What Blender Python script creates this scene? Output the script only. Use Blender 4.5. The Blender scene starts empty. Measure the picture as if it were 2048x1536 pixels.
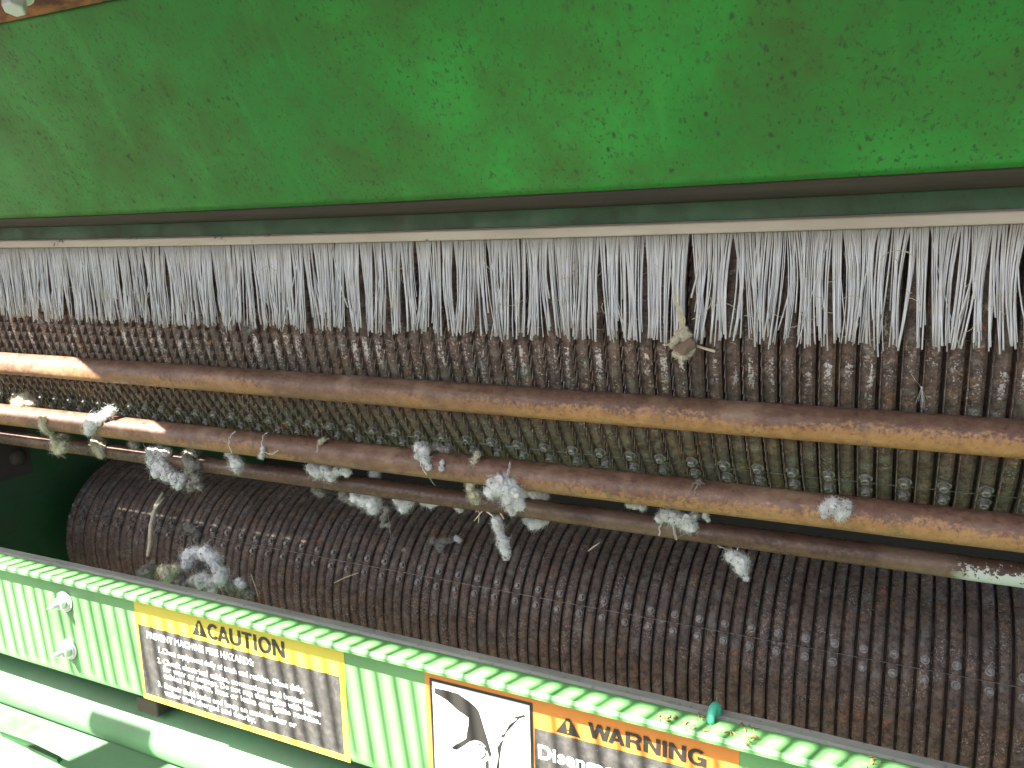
import bpy, bmesh, math, random
from math import sin, cos, tan, pi, radians, atan2, hypot, sqrt
from mathutils import Vector, Matrix, noise

random.seed(7)
S = bpy.context.scene
COL = S.collection

# ------------------------------------------------------------------ camera
FPX, CX, CY = 1657.0, 1024.0, 768.0            # photograph 2048 x 1536
ROT = Matrix(((0.89862062, -0.05800092, 0.43487569),
              (0.43824805, 0.16495213, -0.88358896),
              (-0.0204847, 0.98459468, 0.17364818)))
cam_d = bpy.data.cameras.new('camera')
cam_d.sensor_width = 36.0
cam_d.lens = FPX / 2048 * 36
cam_d.clip_start = 0.01
cam_d.clip_end = 200
cam = bpy.data.objects.new('camera', cam_d)
COL.objects.link(cam)
cam.matrix_world = ROT.to_4x4()
S.camera = cam

# ------------------------------------------------------------------ light
SUN = Vector((0.326, 0.586, -0.742)).normalized()        # direction the light travels
w = bpy.data.worlds.new('World'); S.world = w; w.use_nodes = True
nt = w.node_tree
bg = nt.nodes['Background']
sky = nt.nodes.new('ShaderNodeTexSky'); sky.sky_type = 'NISHITA'; sky.sun_disc = False
sky.sun_elevation = radians(48); sky.sun_rotation = atan2(-SUN.x, -SUN.y)
sky.dust_density = 3.0
nt.links.new(sky.outputs[0], bg.inputs['Color']); bg.inputs['Strength'].default_value = 0.052
sd = bpy.data.lights.new('sun', 'SUN'); sd.energy = 5.0; sd.angle = radians(0.5); sd.color = (1, 0.95, 0.87)
sun = bpy.data.objects.new('sun', sd); COL.objects.link(sun)
sun.rotation_euler = SUN.to_track_quat('-Z', 'Y').to_euler()
S.view_settings.view_transform = 'Standard'; S.view_settings.look = 'None'
S.view_settings.gamma = 1; S.view_settings.exposure = 3.2
S.cycles.max_bounces = 8; S.cycles.diffuse_bounces = 5; S.cycles.glossy_bounces = 3
S.cycles.sample_clamp_indirect = 3.0
S.cycles.caustics_reflective = False; S.cycles.caustics_refractive = False

# ------------------------------------------------------------------ helpers
def ray(x, y): return ROT @ Vector((x - CX, -(y - CY), -FPX))
def at_rho(x, y, rho):
    r = ray(x, y); return r * (rho / hypot(r.y, r.z))
def at_Y(x, y, Y):
    r = ray(x, y); return r * (Y / r.y)
def at_Z(x, y, Z):
    r = ray(x, y); return r * (Z / r.z)
def mpp(p):                                   # metres per photo pixel at a point
    return (ROT.transposed() @ p).z / -FPX
def on_circle(phi, cy, cz, R):                # front hit of the view line at polar angle phi
    d = Vector((cos(phi), sin(phi))); c = Vector((cy, cz))
    b = d.dot(c); q = b * b - c.dot(c) + R * R
    t = b - sqrt(max(q, 0)); p = d * t
    return atan2(p.y - cz, p.x - cy)          # angle on the drum

def link(name, me, mats, parent=None, loc=None):
    o = bpy.data.objects.new(name, me); COL.objects.link(o)
    if mats is not None and len(me.materials) == 0:
        for m in (mats if isinstance(mats, (list, tuple)) else [mats]): me.materials.append(m)
    if parent: o.parent = parent
    if loc is not None: o.location = loc
    return o
def tag(o, label=None, cat=None, group=None, kind=None):
    if label: o['label'] = label
    if cat: o['category'] = cat
    if group: o['group'] = group
    if kind: o['kind'] = kind
    return o
def empty(name, loc=(0, 0, 0)):
    o = bpy.data.objects.new(name, None); o.empty_display_size = .02; COL.objects.link(o); o.location = loc
    return o

class MB:
    """collects faces; vertices in world space, build() optionally re-bases them"""
    def __init__(s): s.v = []; s.f = []; s.sm = []
    def add(s, vs, fs, smooth=False):
        n = len(s.v); s.v += [tuple(v) for v in vs]
        s.f += [tuple(i + n for i in f) for f in fs]; s.sm += [smooth] * len(fs)
    def box(s, a, b):
        (x0, y0, z0), (x1, y1, z1) = a, b
        s.add([(x0,y0,z0),(x1,y0,z0),(x1,y1,z0),(x0,y1,z0),(x0,y0,z1),(x1,y0,z1),(x1,y1,z1),(x0,y1,z1)],
              [(0,3,2,1),(4,5,6,7),(0,1,5,4),(1,2,6,5),(2,3,7,6),(3,0,4,7)])
    def tube(s, pts, rad, n=8, caps=True, squash=1.0):
        pts = [Vector(p) for p in pts]; m = len(pts)
        rs = rad if isinstance(rad, (list, tuple)) else [rad] * m
        t0 = (pts[1] - pts[0]).normalized()
        up = Vector((0, 0, 1)) if abs(t0.z) < .9 else Vector((0, 1, 0))
        u = t0.cross(up).normalized()
        vs = []
        for i in range(m):
            t = (pts[min(i+1, m-1)] - pts[max(i-1, 0)])
            t = t.normalized() if t.length > 0 else t0
            u = (u - t * u.dot(t)).normalized(); v = t.cross(u)
            for k in range(n):
                a = 2 * pi * k / n
                vs.append(pts[i] + (u * cos(a) + v * sin(a) * squash) * rs[i])
        fs = [(i*n + k, i*n + (k+1) % n, (i+1)*n + (k+1) % n, (i+1)*n + k) for i in range(m-1) for k in range(n)]
        if caps: fs += [tuple(range(n-1, -1, -1)), tuple((m-1)*n + k for k in range(n))]
        s.add(vs, fs, n > 4)
    def prof(s, yz, xs, bow=None, closed=True, smooth=False):
        """extrude a YZ profile through the X stations xs"""
        n = len(yz); vs = []
        for x in xs:
            for (y, z) in yz:
                dz = bow(x) if bow else 0
                vs.append((x, y, z + dz))
        k = n if closed else n - 1
        fs = [(i*n + j, i*n + (j+1) % n, (i+1)*n + (j+1) % n, (i+1)*n + j) for i in range(len(xs)-1) for j in range(k)]
        s.add(vs, fs, smooth)
        if closed: s.add([vs[j] for j in range(n)], [tuple(range(n))]); s.add([vs[(len(xs)-1)*n + j] for j in range(n)], [tuple(range(n-1, -1, -1))])
    def mesh(s, name, origin=(0, 0, 0)):
        me = bpy.data.meshes.new(name); o = Vector(origin)
        me.from_pydata([tuple(Vector(v) - o) for v in s.v], [], s.f)
        me.polygons.foreach_set('use_smooth', s.sm); me.update()
        return me
    def build(s, name, mat, parent=None, origin=(0, 0, 0), bevel=0, fixn=False):
        me = s.mesh(name, origin)
        if fixn:
            b = bmesh.new(); b.from_mesh(me); bmesh.ops.recalc_face_normals(b, faces=b.faces); b.to_mesh(me); b.free()
        o = link(name, me, mat, parent, origin)
        if parent is not None: o.location = Vector(origin) - parent.matrix_basis.translation
        if bevel:
            m = o.modifiers.new('bevel', 'BEVEL'); m.width = bevel; m.segments = 2; m.limit_method = 'ANGLE'; m.angle_limit = radians(40)
        return o

# ------------------------------------------------------------------ materials
class Mat:
    def __init__(s, name, rough=.6, metal=0, spec=.5):
        s.m = bpy.data.materials.new(name); s.m.use_nodes = True
        s.t = s.m.node_tree; s.b = s.t.nodes['Principled BSDF']
        s.b.inputs['Roughness'].default_value = rough; s.b.inputs['Metallic'].default_value = metal
        s.b.inputs['Specular IOR Level'].default_value = spec
        s.pos = None
    def n(s, typ, **k):
        nd = s.t.nodes.new(typ)
        for a, v in k.items(): setattr(nd, a, v)
        return nd
    def l(s, a, b): s.t.links.new(a, b)
    def coord(s, scale=(1, 1, 1), kind='pos', rot=(0, 0, 0)):
        mp = s.n('ShaderNodeMapping'); mp.inputs['Scale'].default_value = scale; mp.inputs['Rotation'].default_value = rot
        src = s.n('ShaderNodeNewGeometry').outputs['Position'] if kind == 'pos' else s.n('ShaderNodeTexCoord').outputs['Object']
        s.l(src, mp.inputs[0]); return mp.outputs[0]
    def noise(s, scale, det=4, rough=.55, co=None, dist=0):
        nd = s.n('ShaderNodeTexNoise'); nd.inputs['Scale'].default_value = scale; nd.inputs['Detail'].default_value = det
        nd.inputs['Roughness'].default_value = rough; nd.inputs['Distortion'].default_value = dist
        s.l(co if co is not None else s.coord(), nd.inputs['Vector']); return nd.outputs['Fac']
    def ramp(s, fac, lo, hi, a=0, b=1):
        mr = s.n('ShaderNodeMapRange'); mr.clamp = True
        for i, v in zip((1, 2, 3, 4), (lo, hi, a, b)): mr.inputs[i].default_value = v
        s.l(fac, mr.inputs[0]); return mr.outputs[0]
    def math(s, op, a, b=None):
        nd = s.n('ShaderNodeMath', operation=op)
        for i, v in enumerate((a, b)):
            if v is None: continue
            if isinstance(v, (int, float)): nd.inputs[i].default_value = v
            else: s.l(v, nd.inputs[i])
        return nd.outputs[0]
    def mix(s, fac, a, b):
        nd = s.n('ShaderNodeMix', data_type='RGBA')
        for sock, v in ((nd.inputs[0], fac), (nd.inputs[6], a), (nd.inputs[7], b)):
            if isinstance(v, (int, float)): sock.default_value = v
            elif isinstance(v, tuple): sock.default_value = (*v, 1)
            else: s.l(v, sock)
        return nd.outputs[2]
    def out(s, col=None, rough=None, bump=None, bs=.3, bd=.001, metal=None):
        if col is not None:
            if isinstance(col, tuple): s.b.inputs['Base Color'].default_value = (*col, 1)
            else: s.l(col, s.b.inputs['Base Color'])
        if rough is not None: s.l(rough, s.b.inputs['Roughness'])
        if metal is not None: s.l(metal, s.b.inputs['Metallic'])
        if bump is not None:
            bn = s.n('ShaderNodeBump'); bn.inputs['Strength'].default_value = bs; bn.inputs['Distance'].default_value = bd
            s.l(bump, bn.inputs['Height']); s.l(bn.outputs[0], s.b.inputs['Normal'])
        return s.m

def mat_drum(name, k=1.0, tint=(1, 1, 1), spk=1.0, rlo=.46, painted_sheen=False):
    M = Mat(name, .5, 0, .5)
    T = lambda c: tuple(a * k * b for a, b in zip(c, tint))
    n1 = M.noise(45, 6, .7); n2 = M.noise(420, 4, .7); n3 = M.noise(16, 4, .6); n4 = M.noise(150, 5, .75)
    c = M.mix(M.ramp(n1, .38, .62), T((.075, .058, .05)), T((.125, .078, .056)))
    c = M.mix(M.ramp(n4, .44, .60), c, T((.038, .026, .021)))
    c = M.mix(M.ramp(M.noise(70, 3, .6), .55, .68), c, T((.12, .112, .098)))
    c = M.mix(M.math('MULTIPLY', M.ramp(M.noise(38, 5, .7), .62, .68), M.ramp(n2, .4, .6)), c, T((.34, .12, .04)))
    c = M.mix(M.math('MULTIPLY', M.ramp(n1, .56, .66), M.ramp(n2, .45, .6)), c, T((.20, .14, .06)))
    sp_ = M.math('MULTIPLY', M.ramp(n2, .55, .63), M.ramp(M.noise(28, 4, .6), .46, .60, 0, spk))
    c = M.mix(sp_, c, T((.34, .31, .30)))
    if painted_sheen:   # painted highlight: bright metal specks on the crowns below the brush tips
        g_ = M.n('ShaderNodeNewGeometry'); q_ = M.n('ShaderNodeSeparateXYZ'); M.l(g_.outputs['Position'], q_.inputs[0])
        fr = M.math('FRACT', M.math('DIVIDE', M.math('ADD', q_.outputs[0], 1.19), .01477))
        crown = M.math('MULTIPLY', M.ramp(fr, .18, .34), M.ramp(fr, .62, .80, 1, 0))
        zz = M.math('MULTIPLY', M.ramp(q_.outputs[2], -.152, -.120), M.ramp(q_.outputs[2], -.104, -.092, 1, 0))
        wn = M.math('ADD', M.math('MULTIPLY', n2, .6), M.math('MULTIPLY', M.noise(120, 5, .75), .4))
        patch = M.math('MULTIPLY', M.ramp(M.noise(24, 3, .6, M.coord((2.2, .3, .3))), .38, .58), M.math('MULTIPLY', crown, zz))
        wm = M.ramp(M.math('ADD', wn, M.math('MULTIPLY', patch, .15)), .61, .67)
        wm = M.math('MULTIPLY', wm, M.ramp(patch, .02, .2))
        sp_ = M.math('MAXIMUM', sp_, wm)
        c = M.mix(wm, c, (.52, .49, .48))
    r = M.math('SUBTRACT', M.ramp(n4, .4, .7, rlo, .78), M.math('MULTIPLY', sp_, .2 if painted_sheen else .04))
    return M.out(c, r, M.math('ADD', n2, M.math('MULTIPLY', n4, 2.0)), .5 if painted_sheen else .35, .0010 if painted_sheen else .0006, M.math('MULTIPLY', sp_, .8 if painted_sheen else .4))
MT = {}
MT['saw_up'] = mat_drum('rusty_saw_steel', 1.2, (1, .95, .88), painted_sheen=True)
MT['saw_lo'] = mat_drum('dark_saw_steel', 1.0, (1, .98, .92), .9, .60)
M = Mat('saw_bolt_steel', .45, .5); MT['sawbolt'] = M.out(M.mix(M.ramp(M.noise(300, 4), .4, .65), (.17, .155, .14), (.32, .30, .27)), None, M.noise(700, 3), .4, .0005)
M = Mat('dull_rivet_steel', .5, .4); MT['rivet'] = M.out(M.mix(M.ramp(M.noise(300, 4), .4, .65), (.12, .11, .098), (.24, .22, .20)), None, M.noise(700, 3), .4, .0005)
M = Mat('core_dark_steel', .8); MT['core'] = M.out(M.mix(M.noise(60), (.02, .016, .014), (.04, .03, .025)))
M = Mat('shade_black_back_sheet', .9); MT['gap_shade'] = M.out(M.mix(M.noise(20), (.010, .012, .009), (.02, .022, .016)))  # near-black colour stands in for the shade between the rollers

def mat_bar(name, ochre, x0, x1, grey=False, thr=0.0, k=1.0):
    """rust with old ochre paint left along the underside; x0..x1 where the paint thins to the left"""
    M = Mat(name, .5, 0, .38)
    tc = M.n('ShaderNodeTexCoord'); sp = M.n('ShaderNodeSeparateXYZ'); M.l(tc.outputs['Object'], sp.inputs[0])
    n1 = M.noise(26, 7, .68, M.coord((.5, 1, 1))); n2 = M.noise(260, 5, .7); n3 = M.noise(90, 5, .7)
    c = M.mix(M.ramp(n3, .38, .62), tuple(k * v for v in (.10, .050, .034)), tuple(k * v for v in (.155, .088, .056)))
    c = M.mix(M.ramp(n2, .52, .66), c, (.075, .038, .03))
    c = M.mix(M.math('MULTIPLY', M.ramp(M.noise(14, 4, .6), .52, .66), .6), c, tuple(k * v for v in (.30, .20, .13)))
    hgt = M.math('ADD', M.math('MULTIPLY', sp.outputs[2], -1 / .014), M.math('MULTIPLY', sp.outputs[1], -.35 / .014))
    edge = M.math('ADD', hgt, M.math('MULTIPLY', M.math('SUBTRACT', n1, .5), 2.6))
    edge = M.math('ADD', edge, M.math('MULTIPLY', M.math('SUBTRACT', n2, .5), 3.2))
    low = M.ramp(edge, .05 + thr, .55 + thr)
    xs = M.math('ADD', M.ramp(sp.outputs[0], x0, x1, .12, 1.0), M.math('MULTIPLY', M.ramp(M.noise(5.5, 3, .6, M.coord((1, .2, .2))), .48, .64), .6)); xs = M.ramp(xs, 0, 1)
    och = M.mix(M.ramp(n3, .35, .65), (.25, .118, .040), (.35, .195, .078))
    och = M.mix(M.math('MULTIPLY', M.ramp(M.noise(48, 6, .7), .55, .66), .8), och, (.14, .10, .06))
    c = M.mix(M.math('MULTIPLY', M.math('MULTIPLY', low, xs), ochre), c, och)
    if grey:
        g = M.math('MULTIPLY', M.ramp(M.math('ADD', edge, M.math('MULTIPLY', M.math('SUBTRACT', M.noise(60, 3), .5), .8)), .0, .1), M.ramp(M.math('ADD', sp.outputs[0], M.math('MULTIPLY', n1, .02)), .045, .06))
        c = M.mix(g, c, (.42, .45, .40))
    sh = M.ramp(n2, .40, .60, .70, .30)
    return M.out(c, sh, M.math('ADD', n2, M.math('MULTIPLY', n3, 1.5)), .5, .0009)
MT['bar_a'] = mat_bar('rusty_bar_with_ochre_paint', 1.0, -.62, -.08)
MT['bar_b'] = mat_bar('rusty_bar_with_ochre_flakes', .9, -.50, -.10, thr=.1)
MT['bar_c'] = mat_bar('dark_rusty_bar', .12, -1.3, -.2, grey=True, k=.5)

def mat_green(name, base, dirt, dirt_amt, rough=.4, scale=1.0, specks=True, streak=True, spec=.5, bounce_tint=False):
    M = Mat(name, rough, 0, spec)
    c = base
    big = M.noise(4.5 * scale, 4, .55); mid = M.noise(16 * scale, 5, .65); fine = M.noise(230 * scale, 4, .7)
    c = M.mix(M.ramp(big, .3, .7), tuple(v * .68 for v in base), tuple(v * 1.38 for v in base))  # broad tone swings; on the hood panel they imitate patches of bounced light
    c = M.mix(M.math('MULTIPLY', M.ramp(mid, .42, .72), dirt_amt), c, dirt)
    c = M.mix(M.math('MULTIPLY', M.ramp(M.noise(7 * scale, 6, .7, dist=.4), .5, .72), dirt_amt * .9), c, dirt)
    c = M.mix(M.math('MULTIPLY', M.ramp(fine, .5, .75), .35), c, dirt)
    if bounce_tint:   # yellowish bounced light painted into the left part of the sheet
        g_ = M.n('ShaderNodeNewGeometry'); q_ = M.n('ShaderNodeSeparateXYZ'); M.l(g_.outputs['Position'], q_.inputs[0])
        bounce_fac = M.ramp(M.math('ADD', q_.outputs[0], M.math('MULTIPLY', mid, .5)), -.75, -.25, .38, 0)
        c = M.mix(bounce_fac, c, (.10, .17, .045))
    if streak:
        st = M.noise(34, 3, .5, M.coord((1.0, .22, .22), rot=(0, 0, 0)))
        c = M.mix(M.math('MULTIPLY', M.ramp(st, .60, .74), .22), c, tuple(min(1, v * 1.8 + .03) for v in base))
    if specks:
        fl = M.noise(300 * scale, 4, .72, M.coord((1, .7, .7)))
        ar_ = M.ramp(M.noise(9 * scale, 5, .65), .38, .66, .35, 1)
        c = M.mix(M.math('MULTIPLY', M.ramp(fl, .56, .64), M.math('MULTIPLY', ar_, .8)), c, (.026, .048, .02))
        fl2 = M.noise(110 * scale, 6, .75, M.coord((1, .7, .7)))
        c = M.mix(M.math('MULTIPLY', M.ramp(fl2, .60, .68), M.math('MULTIPLY', ar_, .6)), c, (.04, .05, .026))
        for sc, th, am in ((95, .13, .8), (210, .16, .7)):
            v = M.n('ShaderNodeTexVoronoi'); v.inputs['Scale'].default_value = sc * scale
            M.l(M.coord((1, .7, .6)), v.inputs['Vector'])
            nn = M.ramp(M.noise(30 * scale, 2), .46, .60)
            d = M.math('ADD', v.outputs['Distance'], M.math('MULTIPLY', M.math('SUBTRACT', fine, .5), .35))
            f = M.math('MULTIPLY', M.ramp(d, th - .07, th + .05, am, 0), nn)
            c = M.mix(f, c, (.028, .045, .018))
    r = M.ramp(mid, .35, .7, rough - .1, rough + .28)
    return M.out(c, r, M.math('ADD', fine, M.math('MULTIPLY', mid, 1.0)), .12, .0006)
MT['panel'] = mat_green('weathered_green_paint', (.026, .225, .036), (.060, .10, .028), .70, .44, spec=.28, bounce_tint=True)
MT['flange'] = mat_green('dusty_dark_green_paint', (.018, .095, .045), (.06, .085, .06), .9, .5, 2, streak=False)
MT['sill'] = mat_green('sun_faded_green_paint', (.092, .255, .082), (.12, .25, .095), .4, .42, 1.5, specks=False, streak=False, spec=.6)
MT['tray'] = mat_green('dusty_pale_green_paint', (.074, .170, .078), (.11, .18, .10), .5, .5, 1.5, specks=False, streak=False)
MT['inner'] = mat_green('shaded_green_paint', (.012, .07, .018), (.015, .03, .012), .5, .5)  # darker copy of the green, with the machine's inner shade in its colour
M = Mat('brown_grimy_underside', .7); a = M.noise(60, 5, .6, M.coord((.12, 1, 1)))
MT['grime'] = M.out(M.mix(M.ramp(a, .35, .65), (.024, .017, .011), (.050, .036, .023)), None, M.noise(300), .3, .0005)
M = Mat('dull_aluminium_strip', .55, .1)
a = M.noise(30, 5, .6, M.coord((.3, 1, 1)))
c = M.mix(M.ramp(a, .35, .65), (.44, .39, .33), (.56, .51, .44)); c = M.mix(M.ramp(M.noise(60, 4, .7), .64, .70), c, (.13, .10, .075))
MT['strip'] = M.out(c, None, M.noise(250), .15, .0004)
M = Mat('dusty_grey_rim', .85)
c = M.mix(M.ramp(M.noise(50, 5, .65, M.coord((.25, 1, 1))), .35, .65), (.16, .17, .145), (.25, .26, .22))
c = M.mix(M.ramp(M.noise(160, 4, .7), .58, .7), c, (.10, .10, .085))
MT['rim'] = M.out(c, None, M.noise(400), .3, .0005)
M = Mat('rusty_frame', .8); MT['rust'] = M.out(M.mix(M.ramp(M.noise(90, 6, .7, M.coord((.3, 1, 1))), .4, .62), (.10, .045, .025), (.34, .15, .06)), None, M.noise(300), .5, .001)
M = Mat('zinc_plated_steel', .35, .55); MT['zinc'] = M.out(M.mix(M.noise(120, 4), (.52, .53, .52), (.75, .75, .72)), None, M.noise(500), .15, .0003)
M = Mat('weathered_soil', .95); MT['soil'] = M.out(M.mix(M.noise(2.5, 8, .6), (.035, .032, .027), (.06, .055, .046)), None, M.noise(30, 6), .6, .02)
M = Mat('dark_shadow_rod', .6, .3); MT['rod'] = M.out(M.mix(M.noise(70), (.05, .12, .05), (.10, .10, .07)))

def mat_plain(name, col, rough=.5, var=.12, sc=80, spec=.5):
    M = Mat(name, rough, 0, spec)
    return M.out(M.mix(M.noise(sc, 5), tuple(v * (1 - var) for v in col), tuple(min(1, v * (1 + var)) for v in col)), None, M.noise(sc * 5), .1, .0003)
MT['yellow'] = mat_plain('yellow_decal_vinyl', (.50, .43, .05), .42)
MT['orange'] = mat_plain('orange_decal_vinyl', (.54, .20, .035), .42)
M = Mat('scuffed_black_decal', .33)
a = M.noise(170, 6, .75); b_ = M.noise(25, 4, .6)
c = M.mix(M.ramp(a, .45, .75), (.042, .040, .037), (.095, .092, .085)); c = M.mix(M.ramp(M.noise(420, 3, .7), .69, .74), c, (.5, .5, .48))
MT['black'] = M.out(c, M.ramp(b_, .3, .7, .28, .5), a, .2, .0004)
MT['ink'] = mat_plain('black_ink', (.018, .017, .015), .45)
MT['white'] = mat_plain('white_decal_vinyl', (.70, .74, .74), .45, .04)
MT['hook'] = mat_plain('teal_green_paint', (.05, .34, .22), .5)
MT['crumb'] = mat_plain('tan_leaf_crumb', (.20, .14, .045), .9, .4, 400)

def mat_bristle():
    M = Mat('translucent_nylon', .38, 0, .6)
    oi = M.noise(900, 2, .5, M.coord((1, .03, .03)))
    c = M.mix(M.ramp(oi, .35, .65), (.62, .63, .64), (.96, .97, .99))
    g_ = M.n('ShaderNodeNewGeometry'); q_ = M.n('ShaderNodeSeparateXYZ'); M.l(g_.outputs['Position'], q_.inputs[0])
    c = M.mix(M.math('MULTIPLY', M.ramp(q_.outputs[2], -.020, .004), .45), c, (.42, .38, .30))
    c = M.mix(M.math('MULTIPLY', M.ramp(M.noise(40, 3, .6), .5, .75), .5), c, (.62, .58, .48))
    M.l(c, M.b.inputs['Base Color'])
    tr = M.n('ShaderNodeBsdfTranslucent'); M.l(c, tr.inputs[0])
    mx = M.n('ShaderNodeMixShader'); mx.inputs[0].default_value = .33
    M.l(M.b.outputs[0], mx.inputs[1]); M.l(tr.outputs[0], mx.inputs[2])
    M.l(mx.outputs[0], M.t.nodes['Material Output'].inputs[0]); return M.m
MT['bristle'] = mat_bristle()
def mat_cotton(name, a, b, speck=.0):
    M = Mat(name, .95, 0, .15)
    c = M.mix(M.ramp(M.noise(90, 6, .7), .38, .68), a, b)
    if speck: c = M.mix(M.ramp(M.noise(330, 4, .7), .70 - speck, .74 - speck), c, (.07, .055, .04))
    M.out(c, None, M.noise(420, 4, .8), .35, .001)
    tr = M.n('ShaderNodeBsdfTranslucent'); M.l(c, tr.inputs[0])
    mx = M.n('ShaderNodeMixShader'); mx.inputs[0].default_value = .30
    M.l(M.b.outputs[0], mx.inputs[1]); M.l(tr.outputs[0], mx.inputs[2])
    M.l(mx.outputs[0], M.t.nodes['Material Output'].inputs[0]); return M.m
MT['cotton'] = mat_cotton('white_cotton', (.84, .84, .82), (.62, .60, .56))
MT['cream'] = mat_cotton('yellowed_cotton', (.72, .68, .52), (.50, .45, .32), .04)
MT['lint'] = mat_cotton('dirty_grey_lint', (.42, .40, .35), (.22, .20, .165), .06)
M = Mat('dry_plant_bits', .85); MT['trash'] = M.out(M.mix(M.noise(200), (.035, .028, .02), (.10, .075, .05)))
MT['twig'] = mat_plain('dry_stem', (.58, .50, .36), .8, .3, 300)
MT['husk'] = mat_plain('brown_boll_husk', (.16, .115, .08), .8, .3, 300)

# ------------------------------------------------------------------ layout (machine axes: X along the rollers, Y away, Z up)
U_C, U_R = (.8977, -.0643), .2133           # upper saw roller
L_C, L_R = (1.0207, -.5145), .1308          # lower saw roller
PITCH = .01477
XA, XB = -2.0, .62                          # machine extents
def bow_top(x):   # the long sheet sags a little between its ends
    t = (x + 1.2) / 1.28
    return (-.0042 * (1 - (2 * t - 1) ** 2)) if 0 < t < 1 else 0.0
def bow_sill(x):
    t = (x + .95) / 1.0
    return .0030 * (1 - (2 * t - 1) ** 2) if 0 < t < 1 else 0.0
def stations(a, b, n): return [a + (b - a) * i / n for i in range(n + 1)]

# ---- ground, far below and in front (sunlit, gives the bounce light)
g = MB(); g.add([(-40, -40, -1.35), (40, -40, -1.35), (40, 40, -1.35), (-40, 40, -1.35)], [(0, 1, 2, 3)])
tag(g.build('ground', MT['soil']), kind='structure')

# ---- saw rollers
def saw_band(R, gap_angles, tooth, th, seed, R_off=0.0, gw=.0121):
    """one toothed band around the roller; local X 0..PITCH, axis along X"""
    rnd = random.Random(seed)
    n = int(2 * pi * R / tooth)
    sub = [0, .10, .42, .93]                       # tips point up, with a sharp drop above each
    mb = MB(); rings = []
    for i in range(n):
        for k, s_ in enumerate(sub):
            a = 2 * pi * (i + s_) / n
            h = [1.0, .86, .62, .10][k]
            fin = th * h
            r = R + R_off
            bumpy = rnd.uniform(-.00012, .00012)
            pr = [(0.0, r - .004), (0.0002, r + fin), (0.0010, r + fin - .0002), (0.0016, r + .0008),
                  (0.0046, r + .0015 + bumpy), (gw - .0024, r + .0010 + bumpy), (gw, r - .0006), (gw + .0005, r - .0062), (PITCH, r - .0080)]
            rings.append((a, pr))
    m = len(rings); q = len(rings[0][1]); vs = []
    for a, pr in rings:
        # front of the roller faces -Y: drum angle measured from +Y towards +Z
        for (x, r) in pr: vs.append((x, r * cos(-a), r * sin(-a)))
    def gapped(a):
        return any(abs((( -a - g_ + pi) % (2 * pi)) - pi) < .0009 / R for g_ in gap_angles)
    fs = []
    for i in range(m):
        j = (i + 1) % m
        am = rings[i][0] + .5 * ((rings[j][0] - rings[i][0]) % (2 * pi))
        for k in range(q - 1):
            if gapped(am) and 1 <= k <= 6: continue
            fs.append((i*q + k, i*q + k + 1, j*q + k + 1, j*q + k))
    mb.add(vs, fs, False)
    me = mb.mesh('saw_band')
    return me

def bolt_mesh(name, r, h, hollow=False):
    mb = MB()
    def ring(rad, z, n=12, ph=0): return [(rad * cos(2*pi*k/n + ph), rad * sin(2*pi*k/n + ph), z) for k in range(n)]
    levels = [(r * 1.55, 0), (r * 1.55, .0008), (r * 1.05, .0009), (r, h * .85), (r * .82, h)]
    if hollow: levels += [(r * .55, h), (r * .5, h - .0015)]
    n = 12; vs = []
    for rad, z in levels: vs += ring(rad, z, n)
    fs = [(i*n+k, i*n+(k+1) % n, (i+1)*n+(k+1) % n, (i+1)*n+k) for i in range(len(levels)-1) for k in range(n)]
    fs.append(tuple((len(levels)-1)*n + k for k in range(n)))
    mb.add(vs, fs)
    me = mb.mesh(name); return me

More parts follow.
